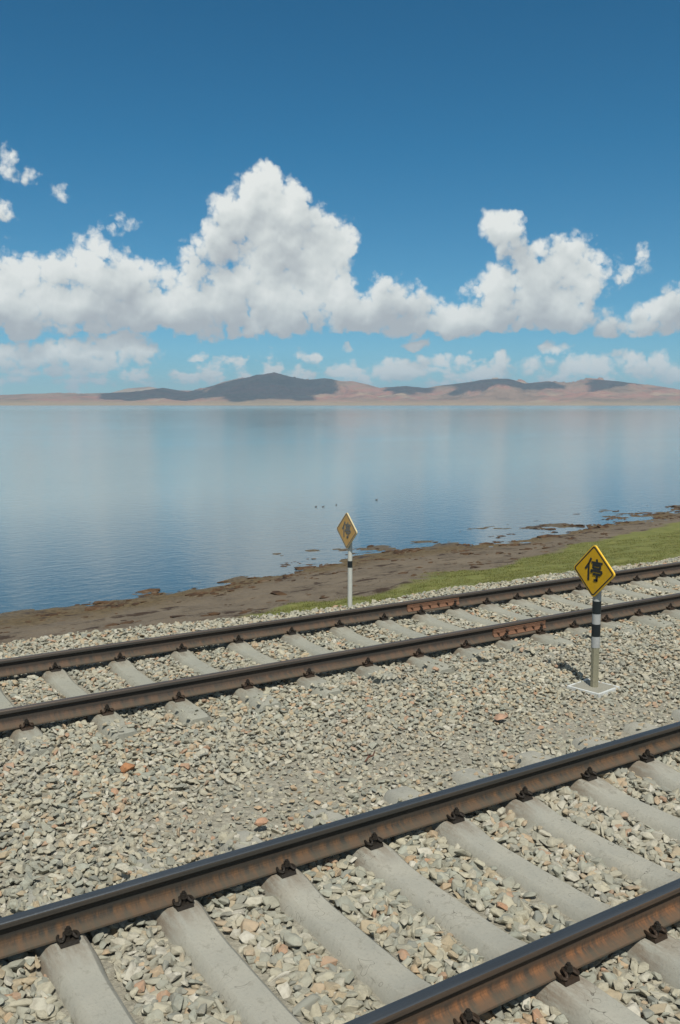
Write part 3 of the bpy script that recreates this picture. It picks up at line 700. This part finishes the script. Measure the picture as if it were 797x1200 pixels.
link('painted_edge', bm_mesh(bm, 'painted_edge'), WHT, pad)

FS = (6.56, 9.93, -.27)
root2, zc2 = sign('warning_sign', FS, 'faded orange-yellow diamond sign on white post with one black band, near the lake', .775, .245, .016, YELF, YELFE, GRY, 0)
B = .27
bm = bmesh.new(); cyl(bm, .010, 0, -.12, .275+B, .031, 20); cyl(bm, .010, 0, .275+B, .86+B, .0305, 20); post2 = link('post', bm_mesh(bm, 'post', True), WPOST, root2); post2.data.set_sharp_from_angle(angle=R_(40))
bm = bmesh.new(); cyl(bm, .010, 0, .285+B, .372+B, .0325, 20); q = link('band', bm_mesh(bm, 'band', True), BBD, post2); q.data.set_sharp_from_angle(angle=R_(40))

# ------------------------------------------------------------------ odd stones and a twig on the ballast
def rock(name, x, y, z, s, col, label, seed, rz=0):
    random.seed(seed); bm = bmesh.new()
    for _ in range(16):
        d = Vector((random.gauss(0, 1), random.gauss(0, 1), random.gauss(0, 1))).normalized()*random.uniform(.85, 1.05); bm.verts.new((d.x*s[0], d.y*s[1], d.z*s[2]))
    bmesh.ops.convex_hull(bm, input=bm.verts[:]); bmesh.ops.delete(bm, geom=[v for v in bm.verts if not v.link_faces], context='VERTS'); bevel(bm, min(s)*.08, 1, 15)
    o = link(name, bm_mesh(bm, name), plain(name+'_surface', col, .9, 0, .4, 25, .6), label=label, cat='stone'); o.location = (x, y, z); o.rotation_euler.z = rz
rock('stone', 2.15, 6.13, -.17, (.065, .05, .036), (.36, .17, .075), 'rust-orange angular stone standing out among grey ballast, mid left between the tracks', 3)
rock('stone', 5.11, 5.46, -.165, (.085, .065, .032), (.40, .25, .165), 'large flat pinkish stone in the ballast between the near sign footing and the nearer track', 5, .5)
rock('stone', 2.55, 4.86, -.175, (.055, .04, .03), (.40, .24, .15), 'salmon-coloured stone beside a buried sleeper end left of centre, just behind the nearer track', 8)
bm = bmesh.new(); tube(bm, [(0, 0, 0), (.05, .03, .012), (.10, .045, .008), (.15, .09, .02)], [.006, .008, .007, .004], 6); tube(bm, [(.05, .03, .012), (.07, .07, .03)], [.004, .002], 6)
tw = link('twig', bm_mesh(bm, 'twig', True), plain('twig_bark', (.11, .05, .03), .9), label='short reddish-brown twig lying on the ballast between the tracks', cat='twig'); tw.location = (3.62, 5.27, -.155)

# ------------------------------------------------------------------ water birds
def bird(x, y, rz, s, label):
    bm = bmesh.new()
    prof = [(-.17, .0, .075, .004), (-.13, .0, .06, .028), (-.06, 0, .035, .055), (.02, 0, .03, .062), (.09, 0, .04, .045), (.12, 0, .065, .028), (.135, 0, .10, .020), (.145, 0, .135, .022), (.165, 0, .15, .024), (.185, 0, .148, .016), (.20, 0, .143, .006), (.225, 0, .138, .003)]
    secs = []
    for i, (px, py, pz, r) in enumerate(prof):
        a = prof[max(0, i-1)]; b = prof[min(len(prof)-1, i+1)]; t = Vector((b[0]-a[0], 0, b[2]-a[2])).normalized(); n = Vector((-t.z, 0, t.x))
        secs.append([Vector((px, 0, pz))+n*math.cos(k*math.pi/5)*r*.85+Vector((0, 1, 0))*math.sin(k*math.pi/5)*r for k in range(10)])
    loft(bm, secs)
    o = link('water_bird', bm_mesh(bm, 'water_bird', True), plain('dark_feathers', (.09, .085, .08), .7), label=label, cat='bird', group='birds floating on the lake')
    o.location = (x, y, Z_WATER); o.rotation_euler.z = rz; o.scale = (s, s, s)
bird(23.45, 38.5, .3, .5, 'small dark bird floating on the lake, leftmost of the three left of the far sign')
bird(23.78, 38.35, -.2, .45, 'small dark bird floating on the lake, middle of the three left of the far sign')
bird(24.74, 38.66, .5, .45, 'small dark bird floating on the lake, closest to the far sign on its left')
bird(27.87, 39.6, .1, .55, 'lone small dark bird floating on the lake to the right of the far sign')

# ------------------------------------------------------------------ short grass
def build_grass():
    n = 150000
    y = RNG.uniform(11.5, 22, n); x = y*np.tan(R_(10)+(R_(54)-R_(10))*RNG.random(n))
    gy = grass_y(x)+2.2*(fbm(x*.5, y*.5, 31, 4)-.5)+.5*(fbm(x*3, y*3, 32, 2)-.5)
    k = (y < gy-.05+RNG.normal(0, .18, n)) & (fbm(x*1.5, y*1.5, 33, 3) > .36); x = x[k]; y = y[k]; n = len(x); z = ground_z(x, y)
    h = RNG.uniform(.015, .045, n); a = RNG.uniform(0, 6.28, n); w = RNG.uniform(.004, .009, n)
    lx = RNG.normal(0, .012, n); ly = RNG.normal(0, .012, n)
    v = np.stack([np.stack([x-w*np.cos(a), y-w*np.sin(a), z-.004], -1), np.stack([x+w*np.cos(a), y+w*np.sin(a), z-.004], -1), np.stack([x+lx, y+ly, z+h], -1)], 1).reshape(-1, 3)
    me = mesh_np('grass', v, np.arange(3*n).reshape(-1, 3))
    m, nt, b = mat('short_grass'); P = N(nt, 'ShaderNodeTexCoord').outputs['Object']
    c = RAMP(nt, NOISE(nt, P, 3, 6, .7), [(.3, (.07, .08, .02)), (.5, (.112, .118, .03)), (.7, (.17, .155, .055))])
    setp(nt, b, col=c, rough=.8, spec=.2)
    link('grass', me, m, kind='stuff', label='short yellow-green grass on the slope between the lakeside track and the beach', cat='grass')
build_grass()

# ------------------------------------------------------------------ weed and mud clods along the water's edge
def build_debris():
    n = 5200
    x = RNG.uniform(2, 46, n); off = np.where(RNG.random(n) < .72, RNG.normal(-.5, .8, n), RNG.uniform(-7, 1, n)); y = shore_y(x)+.9*(fbm(x*.35, shore_y(x)*.1, 5, 4)-.5)+off
    k = (fbm(x*.9, y*1.6, 91, 4) > .53) & ((y > grass_y(x)) | (RNG.random(n) < .04)) & (y > crest_y(x)+1.8); x, y = x[k], y[k]; n = len(x)
    z = ground_z(x, y); k = z > Z_WATER-.012; x, y, z = x[k], y[k], z[k]; n = len(x)
    ico = bmesh.new(); bmesh.ops.create_icosphere(ico, subdivisions=1, radius=1); bv = np.array([v.co[:] for v in ico.verts]); bf = np.array([[v.index for v in f.verts] for f in ico.faces]); ico.free()
    r = RNG.lognormal(math.log(.045), .5, n); sx = r*RNG.uniform(1, 2.6, n); sz = r*RNG.uniform(.25, .5, n); a = RNG.normal(.15, .5, n)
    v = bv[None]*(1+RNG.normal(0, .22, (n, len(bv), 1))); vx = v[..., 0]*sx[:, None]; vy = v[..., 1]*r[:, None]; vz = v[..., 2]*sz[:, None]
    X = vx*np.cos(a)[:, None]-vy*np.sin(a)[:, None]+x[:, None]; Y = vx*np.sin(a)[:, None]+vy*np.cos(a)[:, None]+y[:, None]; Z = vz+z[:, None]
    me = mesh_np('shore_debris', np.stack([X, Y, Z], -1).reshape(-1, 3), (bf[None]+np.arange(n)[:, None, None]*len(bv)).reshape(-1, 3))
    m, nt, b = mat('wet_weed'); P = N(nt, 'ShaderNodeTexCoord').outputs['Object']
    setp(nt, b, col=RAMP(nt, NOISE(nt, P, 1.7, 4, .7), [(.35, (.028, .018, .012)), (.55, (.075, .042, .02)), (.7, (.13, .10, .07))]), rough=.8, spec=.2)
    link('shore_debris', me, m, kind='stuff', label='dark brown weed and mud clods strewn along the water edge', cat='debris')
build_debris()

# ------------------------------------------------------------------ air
bm = bmesh.new(); box(bm, -17000, 17000, -17000, 17000, -9, 420)
hz = link('haze', bm_mesh(bm, 'haze'), None, kind='stuff', label='thin pale blue haze over the lake', cat='haze')
hm = bpy.data.materials.new('haze'); hm.use_nodes = True; nt = hm.node_tree; nt.nodes.clear()
pv = N(nt, 'ShaderNodeVolumePrincipled', {'Color': (.60, .82, 1, 1), 'Density': 7.5e-5, 'Anisotropy': .1})
ou = nt.nodes.new('ShaderNodeOutputMaterial'); nt.links.new(pv.outputs[0], ou.inputs['Volume']); hz.data.materials.append(hm)
